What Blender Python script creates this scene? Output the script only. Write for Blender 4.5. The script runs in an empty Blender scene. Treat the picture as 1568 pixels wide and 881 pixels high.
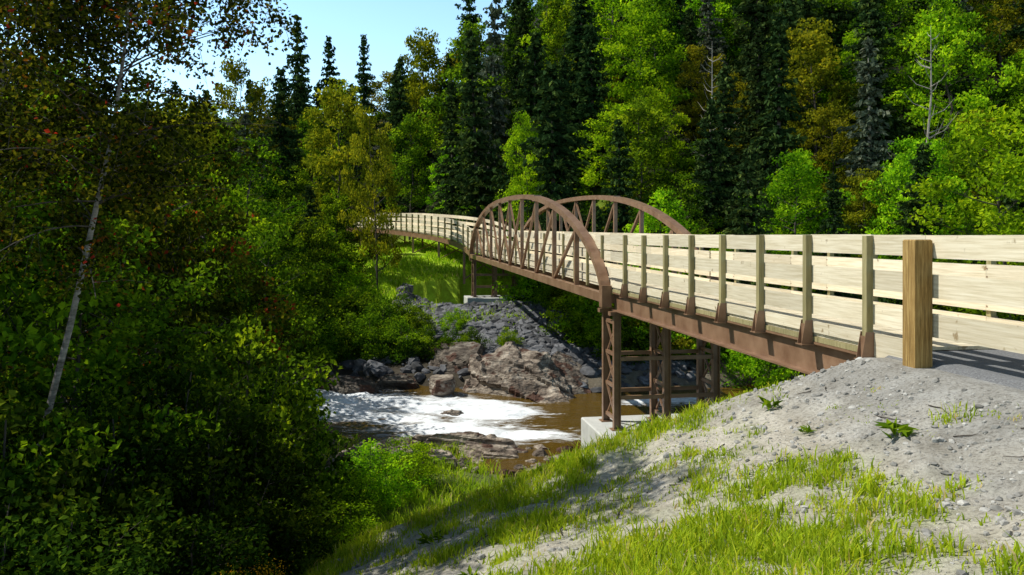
import bpy, bmesh, math, random
import numpy as np
from mathutils import Vector, Matrix
RS = np.random.RandomState
scene = bpy.context.scene
W = 2.8
TH = math.atan(0.166)
BX, BY = 6.057, 0.0
def w2l(X, Y):
    c, sn = math.cos(TH), math.sin(TH)
    dx, dy = X-BX, Y-BY
    return dx*c+dy*sn, -dx*sn+dy*c

# ---------------- noise ----------------
def vnoise(x, y, seed=0):
    x = np.asarray(x, float); y = np.asarray(y, float)
    xi = np.floor(x).astype(np.int64); yi = np.floor(y).astype(np.int64)
    xf = x-xi; yf = y-yi
    def h(a, b):
        n = (a*374761393 + b*668265263 + seed*974711) & 0x7fffffff
        n = ((n ^ (n >> 13))*1274126177) & 0x7fffffff
        n = n ^ (n >> 16)
        return (n & 0xffff)/65535.0
    u = xf*xf*(3-2*xf); v = yf*yf*(3-2*yf)
    return (h(xi, yi)*(1-u)+h(xi+1, yi)*u)*(1-v)+(h(xi, yi+1)*(1-u)+h(xi+1, yi+1)*u)*v
def fbm(x, y, seed=0, o=4):
    r = 0; a = 0.5; t = 0
    for i in range(o):
        r = r+a*vnoise(x*2**i, y*2**i, seed+i*17); t += a; a *= 0.5
    return r/t-0.5
def sstep(a, b, x):
    t = np.clip((x-a)/(b-a), 0, 1); return t*t*(3-2*t)
def smax(a, b, k=0.3):
    return 0.5*(a+b+np.sqrt((a-b)**2+k*k))

# ---------------- terrain function ----------------
WZ = -6.3
def rn(X): return np.where(X < 0, 24-0.5*np.clip(X, -25, 0), 24.0-0.12*np.clip(X, 0, 20))
def rf(X): return np.where(X < 0, 31.5-0.35*np.clip(X, -25, 0), 31.5+0.25*np.clip(X, 0, 12))
def hgt(X, Y):
    X = np.asarray(X, float); Y = np.asarray(Y, float)
    d = 5.75-0.166*Y-X
    k = np.interp(Y, [0, 4, 7, 9.5, 13], [0.09, 0.13, 0.30, 0.39, 0.44])
    D = np.clip(d, 0, 12)
    near = -1.46-k*D-(0.46+0.42*sstep(0.9, 2.4, d)*sstep(6.0, 3.8, d))*np.clip(Y-9.8, 0, None)-0.30*np.clip(D-6.3, 0, 6)*sstep(3, 8, Y)
    near = near-0.35*sstep(9.4, 10.3, Y)*sstep(1.2, -0.2, d)
    near = near+fbm(X*0.9, Y*0.9, 3)*0.26*sstep(0.0, 1.5, d)+fbm(X*3.5, Y*3.5, 9)*0.10*sstep(0, 1, d)
    shelf = WZ-0.15+0.07*(rn(X)-Y)+fbm(X*0.5, Y*0.5, 5)*0.5
    near = smax(near, shelf, 0.4)
    bed = WZ-0.9
    e = fbm(X*0.35, Y*0.35, 21)*2.2
    tn = sstep(-0.8, 1.2, Y-rn(X)+e)
    z = near*(1-tn)+bed*tn
    t = Y-rf(X)
    st = np.interp(X, [-30, -12, 8], [90, 84, 47]); sl = np.interp(X, [-30, -10, 10, 40], [0.2, 0.26, 0.36, 0.42])
    far = WZ+0.35+0.115*t+sl*np.clip(np.minimum(Y, 170)-st, 0, None)+fbm(X*0.12, Y*0.12, 31)*1.6*sstep(3, 20, t)
    far = far+1.2*np.exp(-((X+9)/6.0)**2)*np.exp(-((Y-62)/12.0)**2)
    far = np.where(Y > 170, far-0.115*(np.clip(Y, 170, 2000)-170), far)
    tf = sstep(-1.0, 0.8, t+e)
    z = z*(1-tf)+far*tf
    px, py = -1.9, 50.5
    r = np.sqrt(((X-px-0.5)/1.3)**2+(np.minimum(Y-py, 0))**2+np.maximum(Y-py, 0)**2)
    cone = -4.75-0.14*np.clip(r-1.5, 0, None)+fbm(X, Y, 8)*0.2
    z = np.where((Y > 36) & (r < 4), np.minimum(z, cone), z)
    z = np.where((Y > 36) & (r < 13), np.maximum(z, cone), z)
    return z

# ---------------- mesh builder ----------------
class MB:
    def __init__(s): s.v = []; s.l = []; s.t = []; s.m = []; s.tint = []; s.rnd = []; s.n = 0
    def add(s, v, f, mat=0, tint=0.5, rnd=0.0):
        v = np.asarray(v, np.float32).reshape(-1, 3); f = np.asarray(f, np.int64)
        s.v.append(v); s.l.append((f+s.n).ravel().astype(np.int32)); s.t.append(np.full(len(f), f.shape[1], np.int32))
        s.m.append(np.broadcast_to(np.asarray(mat, np.int32), (len(f),))); s.tint.append(np.broadcast_to(np.asarray(tint, np.float32), (len(f),))); s.rnd.append(np.full(len(f), rnd, np.float32)); s.n += len(v)
    def cat(s): return [np.concatenate(q) for q in (s.v, s.l, s.t, s.m, s.tint, s.rnd)]
    def mesh(s, name, mats, smooth=False):
        me = bpy.data.meshes.new(name)
        v, l, t, m, tint, rnd = s.cat()
        me.vertices.add(len(v)); me.vertices.foreach_set('co', v.ravel())
        me.loops.add(len(l)); me.loops.foreach_set('vertex_index', l)
        me.polygons.add(len(t)); st = np.concatenate([[0], np.cumsum(t)[:-1]])
        me.polygons.foreach_set('loop_start', st.astype(np.int32))
        for q in mats: me.materials.append(q)
        me.polygons.foreach_set('material_index', m.astype(np.int32))
        me.polygons.foreach_set('use_smooth', np.full(len(t), smooth))
        me.update(calc_edges=True)
        a = me.attributes.new('tint', 'FLOAT', 'FACE'); a.data.foreach_set('value', tint)
        if rnd.any(): a = me.attributes.new('rnd', 'FLOAT', 'FACE'); a.data.foreach_set('value', rnd)
        return me
def obj(name, me, parent=None, loc=(0, 0, 0), coll=None):
    o = bpy.data.objects.new(name, me); o.location = loc
    (coll or scene.collection).objects.link(o)
    if parent: o.parent = parent
    return o
CF = np.array([[0, 1, 3, 2], [4, 6, 7, 5], [0, 4, 5, 1], [2, 3, 7, 6], [0, 2, 6, 4], [1, 5, 7, 3]])
def box(mb, x0, x1, y0, y1, z0, z1, mat=0, tint=0.5):
    v = [(x, y, z) for x in (x0, x1) for y in (y0, y1) for z in (z0, z1)]
    mb.add(v, CF, mat, tint)
def beam(mb, p, q, w, h, mat=0, tint=0.5, ref=None):
    p = np.array(p, float); q = np.array(q, float); a = q-p; L = np.linalg.norm(a); a = a/L
    if ref is None: ref = (0, 0, 1) if abs(a[2]) < 0.85 else (0, 1, 0)
    sd = np.cross(a, ref); sd /= np.linalg.norm(sd); up = np.cross(sd, a)
    v = [c+sd*w/2*i+up*h/2*j for c in (p, q) for i in (-1, 1) for j in (-1, 1)]
    mb.add(v, CF, mat, tint)
def tube(mb, pts, rad, n=6, mat=0, tint=0.5):
    pts = np.asarray(pts, float); k = len(pts)
    tg = np.gradient(pts, axis=0); tg /= np.linalg.norm(tg, axis=1)[:, None]+1e-9
    ref = np.array([0, 0, 1.0]) if abs(tg[:, 2]).mean() < 0.7 else np.array([1.0, 0, 0])
    s = np.cross(tg, ref); s /= np.linalg.norm(s, axis=1)[:, None]+1e-9; u = np.cross(tg, s)
    an = np.arange(n)*2*np.pi/n
    v = pts[:, None, :]+np.asarray(rad)[:, None, None]*(np.cos(an)[None, :, None]*s[:, None, :]+np.sin(an)[None, :, None]*u[:, None, :])
    i = np.arange(k-1)[:, None]*n; j = np.arange(n)[None, :]; j2 = (j+1) % n
    f = np.stack([i+j, i+j2, i+n+j2, i+n+j], -1).reshape(-1, 4)
    mb.add(v.reshape(-1, 3), f, mat, tint)
def leaves(mb, P, L, Wd, rng, up=0.6, mat=1, tint=0.5, fold=0.12, tdir=None):
    N = len(P)
    n = rng.randn(N, 3); n[:, 2] += up; n /= np.linalg.norm(n, axis=1)[:, None]
    t = rng.randn(N, 3) if tdir is None else tdir
    t = t-n*(t*n).sum(1)[:, None]; t /= np.linalg.norm(t, axis=1)[:, None]+1e-9
    b = np.cross(n, t); L = np.broadcast_to(L, (N,))[:, None]*rng.uniform(0.7, 1.25, (N, 1)); Wd = np.broadcast_to(Wd, (N,))[:, None]*rng.uniform(0.7, 1.25, (N, 1))
    v = np.stack([P-t*L/2, P+b*Wd/2+n*L*fold, P+t*L/2, P-b*Wd/2+n*L*fold], 1).reshape(-1, 3)
    mb.add(v, np.arange(4*N).reshape(-1, 4), mat, tint)

# ---------------- materials ----------------
def newmat(name):
    m = bpy.data.materials.new(name); m.use_nodes = True; nt = m.node_tree
    for n in list(nt.nodes): nt.nodes.remove(n)
    return m, nt
def nd(nt, t, **kw):
    n = nt.nodes.new(t)
    for k, v in kw.items(): setattr(n, k, v)
    return n
def ramp(nt, cols):
    r = nt.nodes.new('ShaderNodeValToRGB'); e = r.color_ramp.elements
    while len(e) < len(cols): e.new(0.5)
    for i, (p, c) in enumerate(cols): e[i].position = p; e[i].color = (*c, 1)
    return r
def leafmat(name, cols, trans=0.4, ob=0.5, tboost=(1.5, 1.35, 0.6)):
    m, nt = newmat(name); L = nt.links
    at = nd(nt, 'ShaderNodeAttribute', attribute_name='tint'); r = ramp(nt, cols); L.new(at.outputs['Fac'], r.inputs[0])
    oi = nd(nt, 'ShaderNodeObjectInfo'); ar = nd(nt, 'ShaderNodeAttribute', attribute_name='rnd')
    sm = nd(nt, 'ShaderNodeMath', operation='ADD'); L.new(oi.outputs['Random'], sm.inputs[0]); L.new(ar.outputs['Fac'], sm.inputs[1])
    fr_ = nd(nt, 'ShaderNodeMath', operation='FRACT'); L.new(sm.outputs[0], fr_.inputs[0]); R_ = fr_.outputs[0]
    mr = nd(nt, 'ShaderNodeMapRange'); mr.inputs[3].default_value = 1-ob/2; mr.inputs[4].default_value = 1+ob/2
    L.new(R_, mr.inputs[0])
    mu = nd(nt, 'ShaderNodeHueSaturation'); L.new(mr.outputs[0], mu.inputs['Value']); L.new(r.outputs[0], mu.inputs['Color'])
    mr2 = nd(nt, 'ShaderNodeMapRange'); mr2.inputs[3].default_value = 0.505; mr2.inputs[4].default_value = 0.472
    w = nd(nt, 'ShaderNodeMath', operation='FRACT'); w0 = nd(nt, 'ShaderNodeMath', operation='MULTIPLY'); w0.inputs[1].default_value = 7.31
    L.new(R_, w0.inputs[0]); L.new(w0.outputs[0], w.inputs[0]); L.new(w.outputs[0], mr2.inputs[0]); L.new(mr2.outputs[0], mu.inputs['Hue'])
    tm = nd(nt, 'ShaderNodeMix', data_type='RGBA', blend_type='MULTIPLY'); tm.inputs[0].default_value = 1; L.new(mu.outputs[0], tm.inputs[6]); tm.inputs[7].default_value = (*tboost, 1)
    df = nd(nt, 'ShaderNodeBsdfDiffuse'); L.new(mu.outputs[0], df.inputs[0])
    tr = nd(nt, 'ShaderNodeBsdfTranslucent'); L.new(tm.outputs[2], tr.inputs[0])
    m1 = nd(nt, 'ShaderNodeMixShader'); m1.inputs[0].default_value = trans; L.new(df.outputs[0], m1.inputs[1]); L.new(tr.outputs[0], m1.inputs[2])
    o = nd(nt, 'ShaderNodeOutputMaterial'); L.new(m1.outputs[0], o.inputs[0]); return m
def surf(name, cols, scale=(1, 1, 1), nscale=5, detail=6, rough=0.8, bump=0.3, bscale=None, tint=0.3, metal=0, spec=0.3, dist=0.02, second=None):
    m, nt = newmat(name); L = nt.links
    tc = nd(nt, 'ShaderNodeTexCoord'); mp = nd(nt, 'ShaderNodeMapping'); mp.inputs['Scale'].default_value = scale; L.new(tc.outputs['Object'], mp.inputs[0])
    nz = nd(nt, 'ShaderNodeTexNoise'); nz.inputs['Scale'].default_value = nscale; nz.inputs['Detail'].default_value = detail; nz.inputs['Roughness'].default_value = 0.65; L.new(mp.outputs[0], nz.inputs[0])
    r = ramp(nt, cols); L.new(nz.outputs[0], r.inputs[0])
    at = nd(nt, 'ShaderNodeAttribute', attribute_name='tint'); mr = nd(nt, 'ShaderNodeMapRange'); mr.inputs[3].default_value = 1-tint; mr.inputs[4].default_value = 1+tint; L.new(at.outputs['Fac'], mr.inputs[0])
    hs = nd(nt, 'ShaderNodeHueSaturation'); L.new(mr.outputs[0], hs.inputs['Value']); L.new(r.outputs[0], hs.inputs['Color'])
    p = nd(nt, 'ShaderNodeBsdfPrincipled'); p.inputs['Roughness'].default_value = rough; p.inputs['Metallic'].default_value = metal; p.inputs['Specular IOR Level'].default_value = spec
    col = hs.outputs[0]
    if second:
        n2 = nd(nt, 'ShaderNodeTexNoise'); n2.inputs['Scale'].default_value = second[0]; n2.inputs['Detail'].default_value = 4; L.new(tc.outputs['Object'], n2.inputs[0])
        r2 = ramp(nt, [(second[1], (0, 0, 0)), (second[2], (1, 1, 1))]); L.new(n2.outputs[0], r2.inputs[0])
        mx = nd(nt, 'ShaderNodeMix', data_type='RGBA'); L.new(r2.outputs[0], mx.inputs[0]); L.new(col, mx.inputs[6]); mx.inputs[7].default_value = (*second[3], 1); col = mx.outputs[2]
    L.new(col, p.inputs['Base Color'])
    bn = nd(nt, 'ShaderNodeTexNoise'); bn.inputs['Scale'].default_value = bscale or nscale*3; bn.inputs['Detail'].default_value = 6; L.new(mp.outputs[0], bn.inputs[0])
    bp = nd(nt, 'ShaderNodeBump'); bp.inputs['Strength'].default_value = bump; bp.inputs['Distance'].default_value = dist; L.new(bn.outputs[0], bp.inputs['Height']); L.new(bp.outputs[0], p.inputs['Normal'])
    o = nd(nt, 'ShaderNodeOutputMaterial'); L.new(p.outputs[0], o.inputs[0]); return m

M_bark = surf('bark', [(0.3, (0.03, 0.024, 0.018)), (0.7, (0.10, 0.08, 0.065))], (1, 1, 0.3), 8)
M_barkbirch = surf('birch_bark', [(0.35, (0.09, 0.075, 0.06)), (0.6, (0.32, 0.28, 0.25))], (1, 1, 3), 5)
M_barkpale = surf('dead_bark', [(0.3, (0.22, 0.19, 0.15)), (0.7, (0.42, 0.38, 0.32))], (1, 1, 0.3), 8)
M_lgreen = leafmat('leaf_bright', [(0, (0.02, 0.07, 0.006)), (0.5, (0.16, 0.37, 0.010)), (1, (0.42, 0.66, 0.02))], 0.48)  # leaf ramps widened: sunlit and shaded contrast put into the colour
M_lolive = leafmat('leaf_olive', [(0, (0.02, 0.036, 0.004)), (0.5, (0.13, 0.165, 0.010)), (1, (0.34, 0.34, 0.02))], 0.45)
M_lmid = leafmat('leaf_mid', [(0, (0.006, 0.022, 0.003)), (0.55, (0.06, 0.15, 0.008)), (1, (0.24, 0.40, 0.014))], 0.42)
M_ldark = leafmat('leaf_painted_shade', [(0, (0.004, 0.012, 0.002)), (0.6, (0.025, 0.06, 0.006)), (1, (0.15, 0.24, 0.014))], 0.35)  # the left bank's deep shade put into the leaf colour
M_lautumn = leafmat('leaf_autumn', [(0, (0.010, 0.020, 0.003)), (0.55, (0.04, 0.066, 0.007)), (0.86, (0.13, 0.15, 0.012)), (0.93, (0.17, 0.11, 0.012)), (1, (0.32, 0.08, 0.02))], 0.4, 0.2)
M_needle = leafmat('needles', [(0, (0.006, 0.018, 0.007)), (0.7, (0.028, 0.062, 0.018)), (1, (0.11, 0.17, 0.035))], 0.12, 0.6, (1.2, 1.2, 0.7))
M_needlegrey = leafmat('needles_grey', [(0, (0.03, 0.045, 0.03)), (0.7, (0.09, 0.11, 0.07)), (1, (0.17, 0.18, 0.12))], 0.12, 0.4, (1.2, 1.2, 0.7))
M_grass = leafmat('grass_blade', [(0, (0.12, 0.23, 0.012)), (0.6, (0.33, 0.52, 0.03)), (0.93, (0.50, 0.60, 0.05)), (1, (0.60, 0.52, 0.25))], 0.45, 0.0)
M_yellow = leafmat('goldenrod_flower', [(0, (0.5, 0.3, 0.01)), (1, (0.7, 0.5, 0.02))], 0.3, 0.0)
M_wood = surf('treated_lumber', [(0.3, (0.52, 0.43, 0.28)), (0.55, (0.70, 0.61, 0.45)), (0.8, (0.80, 0.73, 0.58))], (6, 0.5, 12), 3, 8, 0.7, 0.3, 10, 0.2, dist=0.006, second=(5, 0.66, 0.72, (0.30, 0.22, 0.12)))
M_woodpost = surf('post_lumber', [(0.3, (0.22, 0.19, 0.08)), (0.7, (0.44, 0.37, 0.19))], (8, 8, 0.6), 3, 8, 0.8, 0.25, 10, 0.25, dist=0.005)
M_bigpost = surf('timber_post', [(0.3, (0.13, 0.075, 0.02)), (0.5, (0.30, 0.18, 0.055)), (0.7, (0.52, 0.35, 0.13))], (14, 14, 0.9), 2.5, 8, 0.8, 0.5, 8, 0.2, dist=0.01)
M_steel = surf('brown_steel', [(0.3, (0.16, 0.083, 0.045)), (0.7, (0.30, 0.18, 0.11))], (1, 1, 1), 2.5, 6, 0.38, 0.06, 30, 0.1, spec=0.5, dist=0.004)
M_conc = surf('concrete', [(0.3, (0.42, 0.42, 0.40)), (0.7, (0.58, 0.58, 0.55))], (1, 1, 1), 2.5, 8, 0.9, 0.25, 20, 0.1, dist=0.01)
M_rock = surf('rock', [(0.3, (0.04, 0.03, 0.024)), (0.46, (0.13, 0.10, 0.078)), (0.58, (0.30, 0.25, 0.20)), (0.8, (0.60, 0.55, 0.48))], (1, 1, 2.5), 1.6, 9, 0.85, 1.0, 5, 0.5, dist=0.15, second=(1.1, 0.54, 0.58, (0.085, 0.042, 0.028)))
M_rip = surf('riprap_stone', [(0.3, (0.045, 0.045, 0.052)), (0.7, (0.17, 0.17, 0.18))], (1, 1, 1), 3, 6, 0.85, 0.4, 9, 0.7, dist=0.03)
M_gravel = surf('gravel_stone', [(0.3, (0.20, 0.19, 0.175)), (0.7, (0.46, 0.44, 0.41))], (1, 1, 1), 9, 4, 0.9, 0.3, 30, 0.5, dist=0.005)
M_road = surf('asphalt_gravel', [(0.3, (0.10, 0.10, 0.105)), (0.6, (0.20, 0.20, 0.205)), (0.8, (0.36, 0.355, 0.35))], (1, 1, 1), 45, 4, 0.92, 0.7, 70, 0.1, dist=0.012)

def terrain_mat():
    m, nt = newmat('ground_soil'); L = nt.links
    at = nd(nt, 'ShaderNodeAttribute', attribute_name='Col'); tc = nd(nt, 'ShaderNodeTexCoord')
    n1 = nd(nt, 'ShaderNodeTexNoise'); n1.inputs['Scale'].default_value = 2.2; n1.inputs['Detail'].default_value = 10; n1.inputs['Roughness'].default_value = 0.7; L.new(tc.outputs['Object'], n1.inputs[0])
    n2 = nd(nt, 'ShaderNodeTexNoise'); n2.inputs['Scale'].default_value = 30; n2.inputs['Detail'].default_value = 6; n2.inputs['Roughness'].default_value = 0.7; L.new(tc.outputs['Object'], n2.inputs[0])
    r1 = ramp(nt, [(0.3, (0.68, 0.65, 0.60)), (0.65, (1.2, 1.2, 1.2))]); L.new(n1.outputs[0], r1.inputs[0])
    r2 = ramp(nt, [(0.32, (0.50, 0.48, 0.46)), (0.48, (1, 1, 1)), (0.70, (1.3, 1.3, 1.3))]); L.new(n2.outputs[0], r2.inputs[0])
    a = nd(nt, 'ShaderNodeMix', data_type='RGBA', blend_type='MULTIPLY'); a.inputs[0].default_value = 1; L.new(at.outputs['Color'], a.inputs[6]); L.new(r1.outputs[0], a.inputs[7])
    b = nd(nt, 'ShaderNodeMix', data_type='RGBA', blend_type='MULTIPLY'); b.inputs[0].default_value = 1; L.new(a.outputs[2], b.inputs[6]); L.new(r2.outputs[0], b.inputs[7])
    p = nd(nt, 'ShaderNodeBsdfPrincipled'); p.inputs['Roughness'].default_value = 0.95; p.inputs['Specular IOR Level'].default_value = 0.1; L.new(b.outputs[2], p.inputs['Base Color'])
    ad = nd(nt, 'ShaderNodeMath', operation='ADD'); L.new(n1.outputs[0], ad.inputs[0])
    ms = nd(nt, 'ShaderNodeMath', operation='MULTIPLY'); ms.inputs[1].default_value = 0.3; L.new(n2.outputs[0], ms.inputs[0]); L.new(ms.outputs[0], ad.inputs[1])
    bp = nd(nt, 'ShaderNodeBump'); bp.inputs['Strength'].default_value = 0.9; bp.inputs['Distance'].default_value = 0.07; L.new(ad.outputs[0], bp.inputs['Height']); L.new(bp.outputs[0], p.inputs['Normal'])
    o = nd(nt, 'ShaderNodeOutputMaterial'); L.new(p.outputs[0], o.inputs[0]); return m
M_ter = terrain_mat()

# ---------------- terrain ----------------
nx, ny = 460, 560
ux = np.linspace(-1, 1, nx); gx = 1.5+3*np.sinh(ux*6.3)
uy = np.linspace(-0.62, 1, ny); gy = 8.5+4.0*np.sinh(uy*6.1)
GX, GY = np.meshgrid(gx, gy)
GZ = hgt(GX, GY)
def grassmask(X, Y):
    d = 5.75-0.166*Y-X
    n = fbm(X*0.9+5, Y*0.9, 41)*1.7+fbm(X*2.8, Y*2.8, 44)*2.0
    b = 0.13+0.37*sstep(1.4, 3.6, d)+0.42*sstep(7.8, 9.8, Y)*sstep(0.7, 2.0, d)+0.32*sstep(6.8, 5.2, Y)*sstep(0.7, 1.6, d)-0.30*sstep(5.6, 6.8, d)*sstep(8.5, 6.5, Y)
    return np.clip(b+n, 0, 1)
def zonecol(X, Y, Z):
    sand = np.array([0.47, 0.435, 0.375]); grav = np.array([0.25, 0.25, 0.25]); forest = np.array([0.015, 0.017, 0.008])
    mead = np.array([0.40, 0.58, 0.04]); gr = np.array([0.17, 0.23, 0.05]); bank = np.array([0.17, 0.145, 0.11])
    d = 5.75-0.166*Y-X
    def mix(a, b, t): return a*(1-t[..., None])+b*t[..., None]
    c = np.broadcast_to(sand, X.shape+(3,)).copy()
    c = mix(c, grav, sstep(2.2, 0.3, d+fbm(X*1.5, Y*1.5, 77)*1.6)*0.75)
    c = mix(c, gr, grassmask(X, Y)*0.45*sstep(0.8, 2, d))
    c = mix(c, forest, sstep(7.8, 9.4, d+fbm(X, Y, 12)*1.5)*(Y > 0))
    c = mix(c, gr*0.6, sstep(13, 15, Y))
    c = mix(c, bank, sstep(-6, -2, Y-rn(X)+fbm(X*0.6, Y*0.6, 5)*4))
    t = Y-rf(X)
    c = mix(c, bank*0.35, sstep(-2, 0, t)*sstep(3, -1, X)); c = mix(c, forest, sstep(1.5, 4, t))  # left part of far bank darkened: shadow put into ground colour
    mm = sstep(39, 46, Y)*sstep(-26, -16, X)*sstep(3.5, 0.0, X)*sstep(88, 78, Y)*sstep(-0.4, 0.0, fbm(X*0.25, Y*0.25, 50)+0.15)
    c = mix(c, mead, mm)
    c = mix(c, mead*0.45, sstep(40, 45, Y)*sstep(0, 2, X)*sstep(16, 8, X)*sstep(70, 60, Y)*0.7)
    return c
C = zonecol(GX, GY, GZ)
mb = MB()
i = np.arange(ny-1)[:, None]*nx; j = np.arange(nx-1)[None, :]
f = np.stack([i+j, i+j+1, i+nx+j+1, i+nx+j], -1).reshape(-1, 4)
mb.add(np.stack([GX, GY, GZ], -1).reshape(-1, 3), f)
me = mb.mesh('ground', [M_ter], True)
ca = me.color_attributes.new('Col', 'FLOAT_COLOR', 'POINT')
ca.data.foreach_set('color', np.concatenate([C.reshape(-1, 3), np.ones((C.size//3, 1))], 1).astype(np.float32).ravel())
obj('ground', me)

# ---------------- river ----------------
def water_mat():
    m, nt = newmat('river_water'); L = nt.links
    at = nd(nt, 'ShaderNodeAttribute', attribute_name='foam'); tc = nd(nt, 'ShaderNodeTexCoord')
    mp = nd(nt, 'ShaderNodeMapping'); mp.inputs['Scale'].default_value = (0.8, 2.2, 1); L.new(tc.outputs['Object'], mp.inputs[0])
    n = nd(nt, 'ShaderNodeTexNoise'); n.inputs['Scale'].default_value = 1.5; n.inputs['Detail'].default_value = 9; n.inputs['Roughness'].default_value = 0.7; n.inputs['Distortion'].default_value = 1.2; L.new(mp.outputs[0], n.inputs[0])
    ad = nd(nt, 'ShaderNodeMath', operation='ADD'); L.new(at.outputs['Fac'], ad.inputs[0]); L.new(n.outputs[0], ad.inputs[1])
    mr = nd(nt, 'ShaderNodeMapRange'); mr.inputs[1].default_value = 0.82; mr.inputs[2].default_value = 1.08; L.new(ad.outputs[0], mr.inputs[0])
    w = nd(nt, 'ShaderNodeBsdfPrincipled'); w.inputs['Base Color'].default_value = (0.10, 0.058, 0.008, 1); w.inputs['Roughness'].default_value = 0.07; w.inputs['IOR'].default_value = 1.33
    fo = nd(nt, 'ShaderNodeBsdfDiffuse'); fo.inputs[0].default_value = (0.85, 0.87, 0.9, 1)
    bp = nd(nt, 'ShaderNodeBump'); bp.inputs['Strength'].default_value = 0.7; bp.inputs['Distance'].default_value = 0.14; n3 = nd(nt, 'ShaderNodeTexNoise'); n3.inputs['Scale'].default_value = 3.2; n3.inputs['Detail'].default_value = 6; L.new(mp.outputs[0], n3.inputs[0]); L.new(n3.outputs[0], bp.inputs['Height'])
    L.new(bp.outputs[0], w.inputs['Normal']); L.new(bp.outputs[0], fo.inputs['Normal'])
    mx = nd(nt, 'ShaderNodeMixShader'); L.new(mr.outputs[0], mx.inputs[0]); L.new(w.outputs[0], mx.inputs[1]); L.new(fo.outputs[0], mx.inputs[2])
    o = nd(nt, 'ShaderNodeOutputMaterial'); L.new(mx.outputs[0], o.inputs[0]); return m
wx = np.concatenate([np.linspace(-300, -14, 60), np.linspace(-13.8, 10, 170), np.linspace(10.4, 300, 60)]); wy = np.linspace(16, 50, 240)
X, Y = np.meshgrid(wx, wy)
foam = (np.exp(-((X+6.0)/6.8)**4)*np.exp(-((Y-(27.6-0.28*X))/3.4)**4)*0.62+np.exp(-((X+0.2)/2.6)**2)*np.exp(-((Y-25.0)/1.2)**2)*0.58+np.exp(-((X+0.2)/1.7)**2)*np.exp(-((Y-28.4)/1.4)**2)*0.45
        + np.exp(-((X-6)/2.5)**2)*np.exp(-((Y-31)/1.3)**2)*0.5)
foam = foam+fbm(X*0.45, Y*1.0, 71)*0.75*(foam > 0.02)
Z = WZ+fbm(X*0.7, Y*1.6, 61)*0.6*np.clip(foam+0.05, 0.08, 1)+fbm(X*3, Y*5, 64)*0.2*np.clip(foam, 0.03, 1)+0.02*np.clip(-X, -5, 10)
mb = MB(); k1 = len(wx); i = np.arange(len(wy)-1)[:, None]*k1; j = np.arange(k1-1)[None, :]
mb.add(np.stack([X, Y, Z], -1).reshape(-1, 3), np.stack([i+j, i+j+1, i+k1+j+1, i+k1+j], -1).reshape(-1, 4))
me = mb.mesh('river', [water_mat()], True)
a = me.attributes.new('foam', 'FLOAT', 'POINT'); a.data.foreach_set('value', foam.astype(np.float32).ravel())
obj('river', me)

# ---------------- rocks ----------------
def ico(sub):
    bm = bmesh.new(); bmesh.ops.create_icosphere(bm, subdivisions=sub, radius=1)
    v = np.array([w.co[:] for w in bm.verts]); f = np.array([[w.index for w in q.verts] for q in bm.faces]); bm.free(); return v, f
I1 = ico(1); I2 = ico(2); I4 = ico(5)
def n3(p, s, seed):
    return (fbm(p[:, 0]*s+p[:, 2]*s*0.7, p[:, 1]*s-p[:, 2]*s*0.5, seed)+fbm(p[:, 1]*s+3, p[:, 2]*s, seed+5)+fbm(p[:, 2]*s, p[:, 0]*s+7, seed+9))/1.5
def rock(mb, c, dim, seed, cuts=9, rz=0, tilt=0, base=I4, amp=0.2, tint=0.5, mat=0):
    rng = RS(seed); v = base[0].copy()
    v = np.sign(v)*np.abs(v)**0.7
    for q in range(cuts):
        n = rng.randn(3); n /= np.linalg.norm(n); dd = rng.uniform(0.45, 0.85); s = v@n; v = v-np.outer(np.clip(s-dd, 0, None), n)*0.98
    v = v*(1+amp*n3(v, 1.8, seed)+0.35*amp*n3(v, 7, seed+3))[:, None]
    if amp > 0.16: v[:, 2] = v[:, 2]*0.45+0.55*(np.floor(v[:, 2]*4+n3(v, 2, seed+1)*1.8)/4+0.12)
    v = v*np.array(dim)
    ct, st = math.cos(tilt), math.sin(tilt); v = np.stack([v[:, 0]*ct+v[:, 2]*st, v[:, 1], -v[:, 0]*st+v[:, 2]*ct], 1)
    cz, sz = math.cos(rz), math.sin(rz); v = np.stack([v[:, 0]*cz-v[:, 1]*sz, v[:, 0]*sz+v[:, 1]*cz, v[:, 2]], 1)
    mb.add(v+np.array(c), base[1], mat, tint)
def hullrock(mb, pts, seed, tint=0.5, cuts=22):
    bm = bmesh.new()
    for p in pts: bm.verts.new(p)
    r = bmesh.ops.convex_hull(bm, input=bm.verts)
    bmesh.ops.delete(bm, geom=[g for g in r['geom_interior'] if isinstance(g, bmesh.types.BMVert)], context='VERTS')
    bmesh.ops.subdivide_edges(bm, edges=bm.edges, cuts=cuts, use_grid_fill=True); bmesh.ops.triangulate(bm, faces=bm.faces); bm.normal_update()
    bm.verts.index_update(); v = np.array([w.co[:] for w in bm.verts]); nn = np.array([w.normal[:] for w in bm.verts]); f = np.array([[w.index for w in q.verts] for q in bm.faces]); bm.free()
    st = np.floor((v[:, 2]*0.9+v[:, 0]*0.35+n3(v, 0.8, seed)*0.8)*3.2)
    h = (vnoise(st*1.7, st*0.3+np.floor(v[:, 0]*0.7+n3(v, .9, seed+2)), seed)-0.5)*0.32+n3(v, 1.0, seed+1)*0.35+n3(v, 4, seed+4)*0.10
    mb.add(v+nn*h[:, None], f, 0, tint)
def rockobj(name, specs, mat=M_rock):
    mb = MB()
    for s in specs: rock(mb, *s)
    return obj(name, mb.mesh(name, [mat], False))
hb = MB()
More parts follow.
